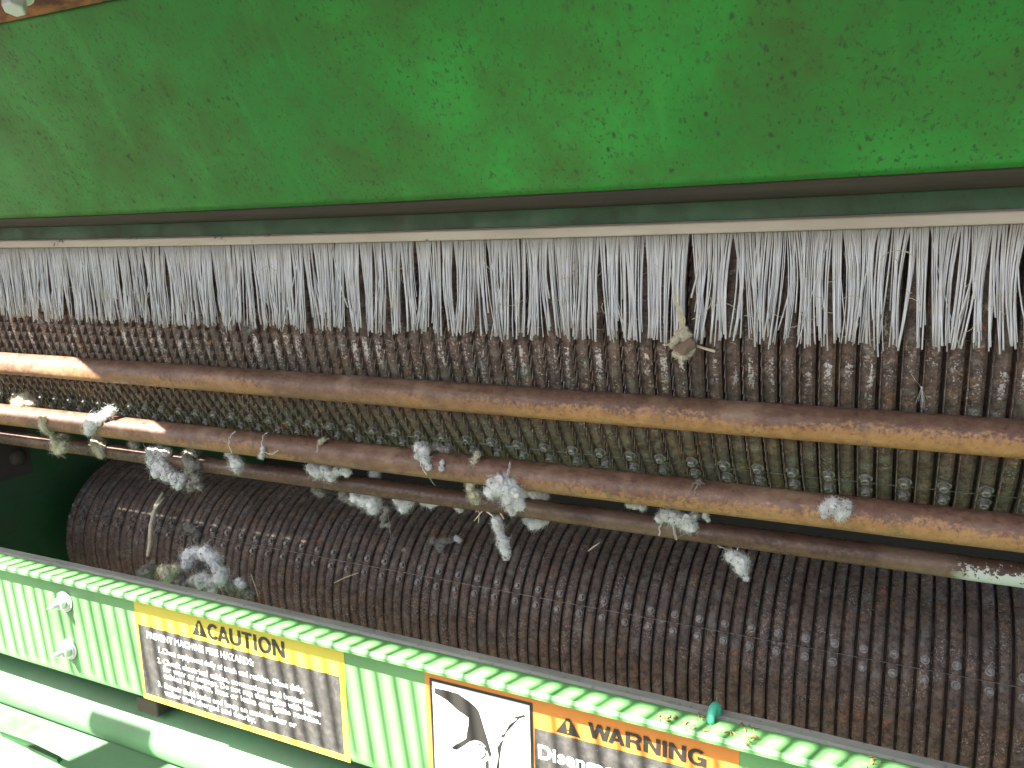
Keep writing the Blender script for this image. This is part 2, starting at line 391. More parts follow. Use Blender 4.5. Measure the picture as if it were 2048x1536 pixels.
def roller(name, label, C, R, x_lo, x_hi, x_end_left, tooth, th, mat, seam_phis, bolt_r, bolt_h, hollow):
    root = empty(name, (0, C[0], C[1]))
    tag(root, label, 'saw roller', 'toothed saw rollers')
    core = MB(); xs = [x_end_left, XB]
    pts = [(C[0] + (R - .0075) * cos(2*pi*k/96), C[1] + (R - .0075) * sin(2*pi*k/96)) for k in range(96)]
    core.prof(pts, xs, smooth=True)
    core.build('core', MT['core'], root, (0, C[0], C[1]))
    angs = [on_circle(radians(p), C[0], C[1], R) for p in seam_phis]
    step = 8
    gw = .0119 if hollow else .0114
    plain = [saw_band(R, [], tooth, th, 1 + k, -.0006, gw) for k in range(2)]
    bolted = [saw_band(R, angs, tooth, th, 5 + k, .0005, gw) for k in range(2)]
    for me in plain + bolted: me.materials.append(mat)
    bm_ = bolt_mesh('bolt', bolt_r, bolt_h, hollow); bm_.materials.append(MT['sawbolt'] if hollow else MT['rivet'])
    i0 = 0; nb = 0
    x = x_lo; i = 0
    extra = MB(); ex_pts = []
    while x < x_hi:
        me = (bolted if i % 2 == 0 else plain)[(i // 2) % 2]
        o = link('saw_band', me, None, root, (x, 0, 0))
        o.rotation_euler = (random.choice([-1, 1]) * random.uniform(0, .0), 0, 0)
        if i % 2 == 0:
            for ai, a in enumerate(angs[:1]):
                for sgn in (1, -1):
                    if nb >= 100: continue
                    aa = a + sgn * .0095 / R
                    n_ = Vector((0, cos(aa), sin(aa)))
                    b = link('bolt', bm_, None, root, Vector((x + .0068 + random.uniform(-.0004, .0004), 0, 0)) + n_ * (R + (.0018 if hollow else .0024)))
                    b.rotation_euler = (Matrix.Rotation(random.uniform(0, 1), 4, n_) @ n_.to_track_quat('Z', 'Y').to_matrix().to_4x4()).to_euler()
                    nb += 1
        x += PITCH; i += 1
    # bands beyond the picture, one mesh each side
    for (xa, xb_) in ((x, XB - PITCH), (x_end_left, x_lo - PITCH * .5)):
        if xb_ - xa < PITCH: continue
        mb = MB(); xx = xa
        src = plain[0]; v0 = [v.co.copy() for v in src.vertices]; f0 = [tuple(p.vertices) for p in src.polygons]
        while xx < xb_:
            mb.add([(v.x + xx, v.y, v.z) for v in v0], f0); xx += PITCH
        o = link('saw_bands', mb.mesh('saw_bands'), mat, root); tag(o, kind='stuff')
    for a in angs:
        sb = MB(); n_ = Vector((0, cos(a), sin(a)))
        sb.tube([Vector((x_end_left, 0, 0)) + n_ * (R + .0008), Vector((x_hi, 0, 0)) + n_ * (R + .0008)], .0005, 6)
        link('seam_wire', sb.mesh('seam_wire'), MT['sawbolt'], root)
    return root

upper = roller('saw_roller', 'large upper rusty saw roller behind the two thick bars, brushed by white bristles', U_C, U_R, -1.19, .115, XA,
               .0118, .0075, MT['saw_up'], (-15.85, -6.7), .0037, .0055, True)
lower = roller('saw_roller', 'smaller lower dark saw roller below the thin bar, its left end showing', L_C, L_R, -1.308, .135, -1.308,
               .0086, .0026, MT['saw_lo'], (-26.6,), .0029, .0046, False)
# shaft of the lower roller
sh = MB(); sh.tube([(-1.42, *L_C), (-1.30, *L_C)], .03, 20); sh.build('shaft', MT['core'], lower, (0, *L_C))

# ---- grid bars
def bar(name, label, phi_c, rho, rad, mat, seed, sag=0):
    rnd = random.Random(seed); c = (rho * cos(radians(phi_c)), rho * sin(radians(phi_c)))
    mb = MB(); xs = stations(XA, XB, 260); n = 40; vs = []
    for x in xs:
        for k in range(n):
            a = 2*pi*k/n; d = noise.noise(Vector((x * 30, cos(a) * 2, sin(a) * 2 + seed))) * .00018
            vs.append((x, c[0] + (rad + d) * cos(a), c[1] + (rad + d) * sin(a)))
    fs = [(i*n+k, i*n+(k+1) % n, (i+1)*n+(k+1) % n, (i+1)*n+k) for i in range(len(xs)-1) for k in range(n)]
    fs += [tuple(range(n)), tuple((len(xs)-1)*n + k for k in range(n-1, -1, -1))]
    mb.add(vs, fs, True)
    o = mb.build(name, mat, None, (0, *c)); tag(o, label, 'grid bar', 'round bars across the saw rollers'); return o
BAR1, BAR2, BAR3 = (-12.42, .680, .01398), (-17.95, .722, .01400), (-20.33, .800, .01035)
bar('grid_bar', 'uppermost thick rusty bar, ochre paint along its underside at the right', *BAR1, MT['bar_a'], 3)
bar('grid_bar', 'second thick rusty bar, cotton snagged along it, directly above the thin bar', *BAR2, MT['bar_b'], 8)
bar('grid_bar', 'thin dark rusty bar just above the lower roller, pale grey patch at its right end', *BAR3, MT['bar_c'], 12)

# ---- hood: inner panel, ledge, flange, frame beam, added unseen roof and comb for their shadows
EDGE = (.570, .0345); LEAN = radians(34)
pd = Vector((-sin(LEAN), cos(LEAN)))
PT = (EDGE[0] + pd.x * .180, EDGE[1] + pd.y * .180)
hood = empty('hood', (0, EDGE[0], EDGE[1]))
tag(hood, 'weathered green sheet metal hood leaning over the saw rollers, dirt speckled', 'hood')
xs = stations(XA, XB, 90)
HO = (0, EDGE[0], EDGE[1])
mb = MB()
rows = 26; vs = []
for i, x in enumerate(xs):
    for j in range(rows + 1):
        t = .180 * 1.0 * j / rows
        wob = noise.noise(Vector((x * 3.1, t * 9, 1.7))) * .0014 * min(1, j / 3)
        vs.append((x, EDGE[0] + pd.x * t + pd.y * wob, EDGE[1] + pd.y * t - pd.x * wob + bow_top(x) * (1 - j / rows)))
n = rows + 1
mb.add(vs, [(i*n+j, i*n+j+1, (i+1)*n+j+1, (i+1)*n+j) for i in range(len(xs)-1) for j in range(rows)], True)
p = mb.build('inner_panel', MT['panel'], hood, HO)
sm = p.modifiers.new('thick', 'SOLIDIFY'); sm.thickness = .002; sm.offset = 1
mb = MB(); mb.prof([(EDGE[0] + .0005, EDGE[1] - .0012), (.669, .0272), (.669, .0292), (EDGE[0] + .003, EDGE[1] + .002)], xs, bow_top)
mb.build('underside_ledge', MT['grime'], hood, HO, fixn=True)
mb = MB(); mb.prof([(.666, .0268), (.6665, .0285), (.669, .0294), (.676, .0294), (.676, .006), (.666, .012)], xs, bow_top)
mb.build('flange', MT['flange'], hood, HO, bevel=.0012, fixn=True)
# rusty frame beam along the top edge
mb = MB(); b0 = Vector(PT)
mb.prof([(PT[0] - .002, PT[1] - .001), (PT[0] + .010, PT[1] + .004), (PT[0] + .006, PT[1] + .030), (PT[0] - .016, PT[1] + .022)], xs, fixn if False else None)
mb.build('frame_beam', MT['rust'], hood, HO, bevel=.001, fixn=True)
# unseen roof added for its shade, its opening shaped for the bars' sun patches
RF = [(PT[0] + .004, PT[1] + .031), (.043, .3136)]
def shade_roofpt(x, y, dz=0):
    t = (y - RF[0][0]) / (RF[1][0] - RF[0][0]); return (x, y, RF[0][1] + (RF[1][1] - RF[0][1]) * t + dz)
mb = MB()
def roofquad(a, b, c, d):
    vs = [shade_roofpt(*q) for q in (a, b, c, d)] + [shade_roofpt(*q, .002) for q in (a, b, c, d)]
    mb.add(vs, [(3,2,1,0), (4,5,6,7), (0,1,5,4), (1,2,6,5), (2,3,7,6), (3,0,4,7)])
yb, yt = RF[0][0], RF[1][0]
HOLE = dict(x0=-1.62, ya=.300, yb=.380)
XR = .42
roofquad((XA, yt), (XR, yt), (XR, HOLE['ya']), (XA, HOLE['ya']))
roofquad((XA, HOLE['yb']), (XR, HOLE['yb']), (XR, yb), (XA, yb))
roofquad((XA, HOLE['ya']), (HOLE['x0'], HOLE['ya']), (HOLE['x0'], HOLE['yb']), (XA, HOLE['yb']))
roofquad((-.992, HOLE['ya']), (XR, HOLE['ya']), (XR, HOLE['yb']), (-1.092, HOLE['yb']))
mb.build('shade_roof', MT['inner'], hood, HO)
# unseen comb of rods added at the front edge: it stripes the sill with thin shadows
ct = Vector((0, .043, .3136)); cd = Vector((0, -.305, -.952))
comb = MB(); comb.box((XA, .036, .3150), (XR, .0425, .325)); comb.build('shadow_rod_rail', MT['rod'], hood, HO)
SHADOW_ROD_N = 0
x = -1.40
cm = MB(); cm.tube([ct, ct + cd * .097], .0039, 8)
cme = cm.mesh('shadow_rod', ct); cme.materials.append(MT['rod'])
xr = []
while x < .30: xr.append(x); x += .01936
for x in xr:
    o = link('shadow_rod', cme, None, hood, Vector((x + random.gauss(0, .0006), ct.y, ct.z)) - hood.location)
    o.rotation_euler = (0, random.gauss(0, .010), 0); kk = random.uniform(.85, 1.12); o.scale = (kk, kk, 1)

# white flange bolt on the beam at the upper left
def hexbolt(name, loc, axis, r, h, washer, parent=None, stud=0, stud_r=.003, mat=None):
    axis = Vector(axis).normalized(); root = empty(name, loc) if parent is None else None
    q = axis.to_track_quat('Z', 'Y').to_matrix().to_4x4()
    parts = []
    def disc(levels, n, nm, ph=0):
        vs = []; mbx = MB()
        for rad, z in levels: vs += [q @ Vector((rad * cos(2*pi*k/n+ph), rad * sin(2*pi*k/n+ph), z)) for k in range(n)]
        fs = [(i*n+k, i*n+(k+1) % n, (i+1)*n+(k+1) % n, (i+1)*n+k) for i in range(len(levels)-1) for k in range(n)]
        fs += [tuple(range(n-1, -1, -1)), tuple((len(levels)-1)*n+k for k in range(n))]
        mbx.add(vs, fs); me = mbx.mesh(nm)
        o = link(nm, me, mat or MT['zinc'], root if root else parent)
        if not root: o.location = Vector(loc) - parent.location
        b = o.modifiers.new('bevel', 'BEVEL'); b.width = r * .06; b.segments = 2
        return o
    disc([(washer, 0), (washer, h * .18)], 24, 'washer')
    disc([(r * 1.25, h * .18), (r * 1.2, h * .30), (r * 1.0, h * .36)], 24, 'flange_ring')
    disc([(r * .98, h * .36), (r, h * .42), (r, h * .94), (r * .86, h)], 6, 'hex_head', .3)
    if stud:
        lv = [(stud_r, h)]; z = h
        while z < stud:
            lv += [(stud_r, z + .0003), (stud_r * .78, z + .0008)]; z += .0014
        lv += [(stud_r * .8, z), (stud_r * .1, z + .004)]
        disc(lv, 14, 'threaded_stud')
    return root
hb = hexbolt('beam_bolt', at_rho(32, -16, .480), ROT @ Vector((.04, -1, .25)), .0085, .0165, .0125)
for ch_ in hb.children:
    ch_.data.materials.clear(); ch_.data.materials.append(MT['white'])
tag(hb, 'pale zinc flange bolt head at the rusty beam in the upper left corner', 'bolt')

# ---- strip brush
SY = .6725
strip = MB()
brush = empty('strip_brush', (0, SY, .003))
tag(brush, 'long strip brush with white nylon bristles hanging on the upper roller', 'brush')
strip.prof([(.662, .0028), (.661, .0045), (.661, .0110), (.664, .0128), (.680, .0128), (.680, .0028)], xs, bow_top)
strip.build('holder_strip', MT['strip'], brush, (0, SY, .003), bevel=.0008, fixn=True)
rnd = random.Random(11)
bris = []
x = -1.34
clump_lean = 0; clump_left = 0
while x < .16:
    if clump_left <= 0:
        clump_left = rnd.randint(3, 12); clump_lean = rnd.gauss(0, .0034); clump_cv = rnd.gauss(0, .0016); clump_y = rnd.gauss(0, .001)
        clump_w = rnd.uniform(.3, 1.1); cx0 = x; clen = rnd.gauss(0, .0022)
        if rnd.random() < .12: x += rnd.uniform(.0008, .0024)
    clump_left -= 1
    bris.append((x, clump_lean, clump_y + rnd.gauss(0, .0016), clen, clump_cv, cx0))
    x += rnd.uniform(.0003, .00155)
def bristle(mb, spec):
    x, lean, y, dl, u, cx0 = spec
    L = .0865 + dl + rnd.gauss(0, .0017) - (.006 * rnd.random() ** 6 * 6) - .0065 * min(1, max(0, (-.55 - x) / .6)) * 0
    if rnd.random() < .03: L *= rnd.uniform(.6, .9)
    own = lean + rnd.gauss(0, .0009) + (rnd.gauss(0, .012) if rnd.random() < .05 else 0)
    pull = (cx0 + .003 - x) * .22
    r = rnd.choice([.0004, .0005, .0006, .00078])
    pts = []
    z0 = .0035 + bow_top(x)
    cv = u + rnd.gauss(0, .0004)
    for k in range(7):
        t = k / 6
        pts.append((x + (own + pull) * t ** 1.3 + cv * sin(t * pi), SY - .004 + y * t - .001 + .002 * t * rnd.random(), z0 - L * t))
    mb.tube(pts, [r, r, r, r, r, r * .95, r * 1.1], 5, True)
cands = sorted(range(len(bris)), key=lambda i: -bris[i][0])
vis = [i for i in cands if bris[i][0] < .098][:100]
vs_ = set(vis)
rest = MB()
for i, b in enumerate(bris):
    if i in vs_:
        m1 = MB(); bristle(m1, b); m1.build('bristle', MT['bristle'], brush, (b[0], SY, .003))
    else: bristle(rest, b)
# stray thin hooked fibres caught among the bristles
o = rest.build('bristles', MT['bristle'], brush, (0, SY, .003)); tag(o, kind='stuff')

# ---- green sill with folded lip
LF = (.5499, -.3649)                       # front lower edge of the lip
FY = LF[0] + .020                          # face plane
sill = empty('sill', (0, FY, LF[1]))
tag(sill, 'green folded sheet metal sill in front of the lower roller, striped by sun', 'sill')
SO = (0, FY, LF[1])
Zt = LF[1] + .0062
xs2 = stations(XA, XB, 60)
zb = -.496
mb = MB(); prof = [(LF[0], LF[1]), (LF[0] - .0006, LF[1] + .003), (LF[0] + .0012, Zt), (LF[0] + .0225, Zt + .0006), (LF[0] + .0225, Zt - .002), (LF[0] + .019, Zt - .004), (LF[0] + .003, LF[1] + .001)]
mb.prof(prof, xs2, bow_sill); mb.build('lip', MT['sill'], sill, SO, fixn=True)
RIM0 = LF[0] + .0227
mb = MB(); mb.prof([(RIM0, Zt + .0006), (RIM0 + .003, Zt + .0018), (RIM0 + .011, Zt + .0022), (RIM0 + .013, Zt), (RIM0 + .0125, Zt - .008), (RIM0, Zt - .004)], xs2,
                   lambda x: bow_sill(x) + .0006 * noise.noise(Vector((x * 22, 3, 1))))
mb.build('rim', MT['rim'], sill, SO, fixn=True)
mb = MB()
pf = [(FY, LF[1] + .002), (FY, zb + .012)]
for k in range(1, 9):
    a = k / 8 * radians(100); pf.append((FY + .012 - .012 * cos(a), zb + .012 - .012 * sin(a)))
pf += [(FY + .02, zb + .001), (FY + .02, zb + .003), (FY + .004, zb + .014), (FY + .004, LF[1] + .002)]
vs = []
mb.prof(pf, xs2, bow_sill); fo = mb.build('face', MT['sill'], sill, SO, fixn=True)
for p_ in fo.data.polygons: p_.use_smooth = False

# screws on the sill face
for (px, py), lb in (((131, 1202), 'upper of the two zinc bolts on the striped sill face'), ((140, 1297), 'lower of the two zinc bolts on the striped sill face')):
    P = at_Y(px, py, FY)
    hbx = hexbolt('sill_bolt', P, (0, -1, 0), .0080, .0100, .0125, stud=.0175, stud_r=.0034)
    tag(hbx, lb, 'bolt', 'bolts on the sill')

# teal hook on the rim
hp = at_Z(1428, 1438, Zt + .002)
k_ = mpp(hp)
mb = MB(); pts = []
for t in range(13):
    a = pi * t / 12; pts.append(hp + Vector((.0012 * cos(a), .0065 * cos(a), .0105 * sin(a) ** .8)))
mb.tube(pts, .0030, 12); hk = mb.build('hook', MT['hook'], None, hp); tag(hk, 'small teal painted wire hook standing on the sill edge', 'hook')

# ---- lower pipe and tray under the sill
PC = (.666, -.6055); PR = .034
mb = MB(); mb.prof([(PC[0] + PR * cos(2*pi*k/64), PC[1] + PR * sin(2*pi*k/64)) for k in range(64)], stations(XA, XB, 10), smooth=True)
pp = mb.build('tube_rail', MT['tray'], None, (0, *PC), fixn=True); tag(pp, 'thick round green rail below the striped sill, mostly in full sun', 'rail')

mb = MB(); mb.prof([(.672, -.634), (.640, -.641), (.60, -.648), (.49, -.679), (.49, -.682), (.60, -.652), (.672, -.638)], stations(XA, XB, 8))
ty = mb.build('tray', MT['tray'], None, (0, .6, -.65), fixn=True); tag(ty, 'flat green sheet below the round rail at the lower left corner', 'sheet')
mb = MB(); q = [at_rho(0, 1462, .845), at_rho(62, 1484, .845), at_rho(121, 1513, .835), at_rho(113, 1520, .83), at_rho(0, 1466, .84)]
mb.add([p for p in q] + [p + Vector((0, .002, -.006)) for p in q], [(0,1,2,3,4), (9,8,7,6,5), (0,5,6,1), (1,6,7,2), (2,7,8,3), (3,8,9,4), (4,9,5,0)])
o = mb.build('slot_strip', MT['inner'], None, q[0], fixn=True); tag(o, 'dark green tapering strip on the sunlit sheet at the lower left corner', 'strip')
bp_ = at_rho(292, 1432, .852)
mb = MB(); mb.box((bp_.x - .020, bp_.y + .004, bp_.z - .001), (bp_.x + .016, bp_.y + .05, bp_.z + .02))
o = mb.build('bracket', MT['grime'], None, bp_, bevel=.002); tag(o, 'small dark grimy bracket between the sill and the round rail', 'bracket')
mb = MB(); mb.box((-1.275, .006, .100), (-1.165, .012, .205)); mb.build('shadow_plate', MT['inner'], hood, HO)  # unseen plate added to cast shade on the rail and tray

# ---- left end wall with a rusty flange and rivet
EW = -1.375
mb = MB(); mb.box((EW - .004, .60, -1.0), (EW, 1.5, .45))
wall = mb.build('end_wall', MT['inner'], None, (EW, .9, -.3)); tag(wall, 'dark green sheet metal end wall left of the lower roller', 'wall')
mb = MB(); a = at_Y(-60, 885, .86)
P1 = ray(62, 945); P1 = P1 * (EW / P1.x)
mb.box((EW, .62, P1.z), (EW + .003, P1.y, .1)); mb.build('flange_plate', MT['core'], wall, (EW, .9, -.3), bevel=.0006)
P2 = ray(35, 914); P2 = P2 * ((EW + .003) / P2.x)
mb = MB(); 
for i in range(6):
    pass
vs = []; n = 20
for lv in range(6):
    a = lv / 5 * pi / 2
    vs += [(P2.x + .010 * sin(a), P2.y + .015 * cos(a) * cos(2*pi*k/n), P2.z + .015 * cos(a) * sin(2*pi*k/n)) for k in range(n)]
mb.add(vs, [(i*n+k, i*n+(k+1) % n, (i+1)*n+(k+1) % n, (i+1)*n+k) for i in range(5) for k in range(n)], True)
mb.build('rivet', MT['grime'], wall, (EW, .9, -.3), fixn=True)
# shade sheet added so that nothing but the machine shows between the rollers
mb = MB(); mb.box((XA, 1.45, -1.2), (XR, 1.46, .6)); bw = mb.build('gap_shade_sheet', MT['gap_shade'], None, (0, 1.45, -.3)); tag(bw, 'almost black sheet standing in for the shade behind the two rollers', 'wall')

# ------------------------------------------------------------------ decals on the sill face
def face_xz(px, py):
    p = at_Y(px, py, FY); return p.x, p.z
def sheet(name, poly, mat, parent, lift, org):
    """flat printed shape on the sill face: poly in XZ"""
    b = bmesh.new(); vv = [b.verts.new((x - org[0], -lift, z - org[2])) for x, z in poly]
    f = b.faces.new(vv); b.normal_update()
    if f.normal.y > 0: f.normal_flip()
    me = bpy.data.meshes.new(name); b.to_mesh(me); b.free()
    return link(name, me, mat, parent)
def text(name, s_, size, x, z, mat, parent, lift, org, bold=0.0, sx=1.0, align='LEFT'):
    c = bpy.data.curves.new(name, 'FONT'); c.body = s_; c.size = size; c.offset = bold; c.align_x = align; c.space_character = 1.0 + bold / size * 1.6
    c.resolution_u = 4
    t = bpy.data.objects.new(name, c); COL.objects.link(t); bpy.context.view_layer.update()
    me = bpy.data.meshes.new_from_object(t); bpy.data.objects.remove(t)
    me.transform(Matrix.Rotation(pi / 2, 4, 'X') @ Matrix.Scale(sx, 4, (1, 0, 0)))
    me.transform(Matrix.Translation((x - org[0], -lift, z - org[2])))
    me.materials.clear()
    return link(name, me, mat, parent)
def alert(name, cx, cz, w_, h_, mat, bgmat, parent, lift, org):
    rt = .06
    tri = [(cx - w_/2, cz), (cx + w_/2, cz), (cx + w_*.07, cz + h_), (cx - w_*.07, cz + h_)]
    sheet(name, tri, mat, parent, lift, org)
    ex = [(cx - w_*.035, cz + h_*.30), (cx + w_*.035, cz + h_*.30), (cx + w_*.08, cz + h_*.68), (cx + w_*.07, cz + h_*.80), (cx - w_*.07, cz + h_*.80), (cx - w_*.08, cz + h_*.68)]
    sheet('exclamation_mark', ex, bgmat, parent, lift + .0002, org)
    sheet('exclamation_dot', [(cx + w_*.045*cos(a), cz + h_*.17 + w_*.045*sin(a)) for a in [2*pi*k/10 for k in range(10)]], bgmat, parent, lift + .0002, org)

def arc(cx, cy, rx, ry, a0, a1, n=18):
    return [(cx + rx * cos(radians(a0 + (a1 - a0) * i / n)), cy + ry * sin(radians(a0 + (a1 - a0) * i / n))) for i in range(n + 1)]
T_ = .19
GL = {  # strokes on a cap height of 1, stroke centre lines inset by half the stroke
 'C': (.74, [arc(.39, .5, .30, .405, 40, 320, 26)]),
 'A': (.74, [[(.075, 0), (.37, .98)], [(.665, 0), (.37, .98)], [(.19, .30), (.55, .30)]]),
 'U': (.72, [[(.085, 1)] + arc(.36, .36, .275, .275, 180, 360, 16) + [(.635, 1)]]),
 'T': (.64, [[(.0, .915), (.64, .915)], [(.32, .915), (.32, 0)]]),
 'I': (.22, [[(.11, 0), (.11, 1)]]),
 'O': (.80, [arc(.40, .5, .315, .415, 0, 360, 34)]),
 'N': (.74, [[(.085, 0), (.085, 1)], [(.655, 0), (.655, 1)], [(.10, .97), (.64, .03)]]),
 'W': (1.04, [[(.07, 1), (.28, .03)], [(.28, .03), (.52, .97)], [(.52, .97), (.76, .03)], [(.76, .03), (.97, 1)]]),
 'R': (.74, [[(.085, 0), (.085, 1)], [(.085, .915)] + arc(.42, .70, .215, .215, 90, -90, 14) + [(.085, .485)], [(.36, .485), (.56, .36), (.62, 0)]]),
 'G': (.80, [arc(.40, .5, .315, .415, 45, 330, 26), [(.42, .46), (.70, .46)], [(.695, .54), (.695, 0)]]),
}
def signword(name, word, x0, z0, x1, cap, mat, parent, lift, org):
    adv = []; cur = 0
    for i_, ch_ in enumerate(word):
        if i_: cur -= {'CA': .13, 'WA': .17, 'AR': .02, 'AU': .03}.get(word[i_-1:i_+1], 0)
        adv.append(cur); cur += GL[ch_][0] + .09
    tot = cur - .09; kx = (x1 - x0) / tot; vs = []; fs = []; lf = 0
    for ch_, ax in zip(word, adv):
        for st in GL[ch_][1]:
            n = len(st); L = []
            for i in range(n):
                a = st[max(i-1, 0)]; c_ = st[min(i+1, n-1)]
                if st[0] == st[-1] or (abs(st[0][0]-st[-1][0]) < 1e-6 and abs(st[0][1]-st[-1][1]) < 1e-6 and n > 4):
                    if i in (0, n-1): a = st[n-2]; c_ = st[1]
                dx, dy = c_[0] - a[0], c_[1] - a[1]; l_ = hypot(dx, dy) or 1
                nx, ny = -dy / l_, dx / l_
                L.append(((st[i][0] + nx*T_/2, st[i][1] + ny*T_/2), (st[i][0] - nx*T_/2, st[i][1] - ny*T_/2)))
            b0 = len(vs)
            for (p_, q_) in L:
                for r_ in (p_, q_):
                    zz = min(1.0, max(0.0, r_[1]))
                    vs.append((x0 + (ax + r_[0]) * kx - org[0], -lift - lf, z0 + zz * cap - org[2]))
            fs += [(b0 + 2*i, b0 + 2*i + 1, b0 + 2*i + 3, b0 + 2*i + 2) for i in range(n-1)]
            lf = (lf + .00004) % .0002
    me = bpy.data.meshes.new(name); me.from_pydata(vs, [], fs); me.update()
    return link(name, me, mat, parent)
# caution decal
xl, xr_ = face_xz(274, 1260)[0], face_xz(694, 1400)[0]
zt_, zb_ = LF[1] + .0015 + 0.004, face_xz(694, 1523)[1]
zt_ = LF[1] - .0005
org = ((xl + xr_) / 2, FY, (zt_ + zb_) / 2)
dec = empty('caution_decal', org)
tag(dec, 'yellow and black CAUTION decal on the striped sill face', 'decal', 'warning decals on the sill')
sheet('decal_sheet', [(xl, zb_), (xr_, zb_), (xr_, zt_), (xl, zt_)], MT['yellow'], dec, .0004, org)
kx0, kx1 = face_xz(283, 1300)[0], face_xz(684, 1430)[0]
kz1, kz0 = face_xz(684, 1354)[1], face_xz(684, 1507)[1]
sheet('black_field', [(kx0, kz0), (kx1, kz0), (kx1, kz1), (kx0, kz1)], MT['black'], dec, .0008, org)
cx_, cz_ = face_xz(401, 1270)
cap_h = abs(face_xz(423, 1246)[1] - face_xz(423, 1277)[1])
alert('alert_triangle', cx_, face_xz(388, 1268)[1], abs(face_xz(386, 1268)[0] - face_xz(415, 1273)[0]), cap_h * .98, MT['ink'], MT['yellow'], dec, .0008, org)
tx0, tx1 = face_xz(417, 1275)[0], face_xz(570, 1305)[0]
signword('caution_lettering', 'CAUTION', tx0, face_xz(417, 1276)[1], tx1, cap_h, MT['ink'], dec, .0008, org)
def body(line, px0, py0, px1, parent, mat, size, org, name='body_lettering', bold=.0003, lift=.0011):
    a = face_xz(px0, py0); bx = face_xz(px1, py0 + (px1 - px0) * .245)[0]
    t = text(name, line, size, a[0], a[1], mat, parent, lift, org, bold=bold)
    mn = min(v.co.x for v in t.data.vertices); mxx = max(v.co.x for v in t.data.vertices); s_ = (bx - a[0]) / (mxx - mn)
    for v in t.data.vertices: v.co.x = mn + (v.co.x - mn) * s_
bs = .0088
body('PREVENT MACHINE FIRE HAZARDS:', 295, 1274, 508, dec, MT['white'], .0105, org)
body('1.', 317, 1303, 324, dec, MT['white'], bs, org)
body('Clean equipment daily of trash and residue. Clean daily.', 327, 1306, 609, dec, MT['white'], bs, org)
body('2.', 317, 1324, 324, dec, MT['white'], bs, org)
body('Check electrical cables, connections and batteries', 328, 1327, 625, dec, MT['white'], bs, org)
body('for wear or damage. Do not run the engine with loose', 329, 1341, 643, dec, MT['white'], bs, org)
body('cables as sparks, heat or leaks can ignite residue.', 330, 1355, 642, dec, MT['white'], bs, org)
body('3.', 318, 1371, 326, dec, MT['white'], bs, org)
body('Repair fluid leaks and keep an extinguisher or', 331, 1375, 593, dec, MT['white'], bs, org)
body('water tank charged and nearby.', 332, 1389, 513, dec, MT['white'], bs, org)

# warning decal
xl, xr_ = face_xz(851, 1380)[0], face_xz(1479, 1520)[0]
zb_ = LF[1] - .112
org = ((xl + xr_) / 2, FY, (zt_ + zb_) / 2)
dec2 = empty('warning_decal', org)
tag(dec2, 'orange WARNING decal with an entanglement pictogram on the sill face', 'decal', 'warning decals on the sill')
sheet('decal_sheet', [(xl, zb_), (xr_, zb_), (xr_, zt_), (xl, zt_)], MT['orange'], dec2, .0004, org)
def Pc(x, y): return face_xz(830 + x / 7.456, 1330 + y / 7.456)
zline = lambda px, py: face_xz(px, py)[1]
ftl = Pc(222, 172); ftr = Pc(1758, 570)
zf = (ftl[1] + ftr[1]) / 2
sheet('pictogram_border', [(ftl[0], zb_ + .002), (ftr[0], zb_ + .002), (ftr[0], zf), (ftl[0], zf)], MT['ink'], dec2, .0008, org)
bw_ = .0026
sheet('pictogram_field', [(ftl[0] + bw_, zb_ + .004), (ftr[0] - bw_, zb_ + .004), (ftr[0] - bw_, zf - bw_), (ftl[0] + bw_, zf - bw_)], MT['white'], dec2, .0011, org)
arm = [Pc(*q) for q in ((305,325),(655,412),(905,600),(965,680),(1100,1130),(1150,1320),(1125,1380),(1060,1200),(990,1130),(900,1105),(830,1125),(740,1190),(640,1250),(585,1245),(555,1215),(770,1085),(785,980),(810,860),(810,775),(640,660),(500,520),(305,410))]
sheet('pictogram_arm', arm, MT['ink'], dec2, .0014, org)
saw = [Pc(*q) for q in ((1640,725),(1655,760),(1570,785),(1440,915),(1370,1000),(1335,1090),(1300,1215),(1270,1400),(1262,1536),(1225,1536),(1250,1400),(1255,1330),(1235,1215),(1290,1130),(1335,1075),(1265,1048),(1340,1010),(1410,890),(1535,795),(1480,765))]
sheet('pictogram_saw', saw, MT['ink'], dec2, .0014, org)
ar = [Pc(1000 + (110 if i < 12 else 85) * cos(a) * .9 - 20, 1280 + (118 if i < 12 else 95) * sin(a)) for i, a in enumerate([-1.9 + 3.3 * k / 11 for k in range(12)] + [1.4 - 3.3 * k / 11 for k in range(12)])]
sheet('pictogram_cuff', ar, MT['ink'], dec2, .0014, org)
sheet('pictogram_leg', [Pc(1060, 1430), Pc(1110, 1400), Pc(1115, 1536), Pc(1055, 1536)], MT['ink'], dec2, .0014, org)
# black text field and lettering
bz = face_xz(1066, 1454)[1]
bx0 = ftr[0] + .0015
sheet('black_field', [(bx0, zb_ + .003), (xr_ - .003, zb_ + .003), (xr_ - .003, bz), (bx0, bz)], MT['black'], dec2, .0008, org)
ch = abs(face_xz(1192, 1447)[1] - face_xz(1192, 1478)[1])
alert('alert_triangle', face_xz(1137, 1455)[0], face_xz(1115, 1462)[1], abs(face_xz(1114, 1460)[0] - face_xz(1162, 1470)[0]), ch * 1.05, MT['ink'], MT['orange'], dec2, .0012, org)
a0 = face_xz(1178, 1473); a1 = face_xz(1413, 1530)
signword('warning_lettering', 'WARNING', a0[0], a0[1], a1[0], ch, MT['ink'], dec2, .0012, org)
a0 = face_xz(1076, 1513)
text('body_lettering', 'Disengage power', .0175, a0[0], a0[1], MT['white'], dec2, .0012, org, bold=.0006)

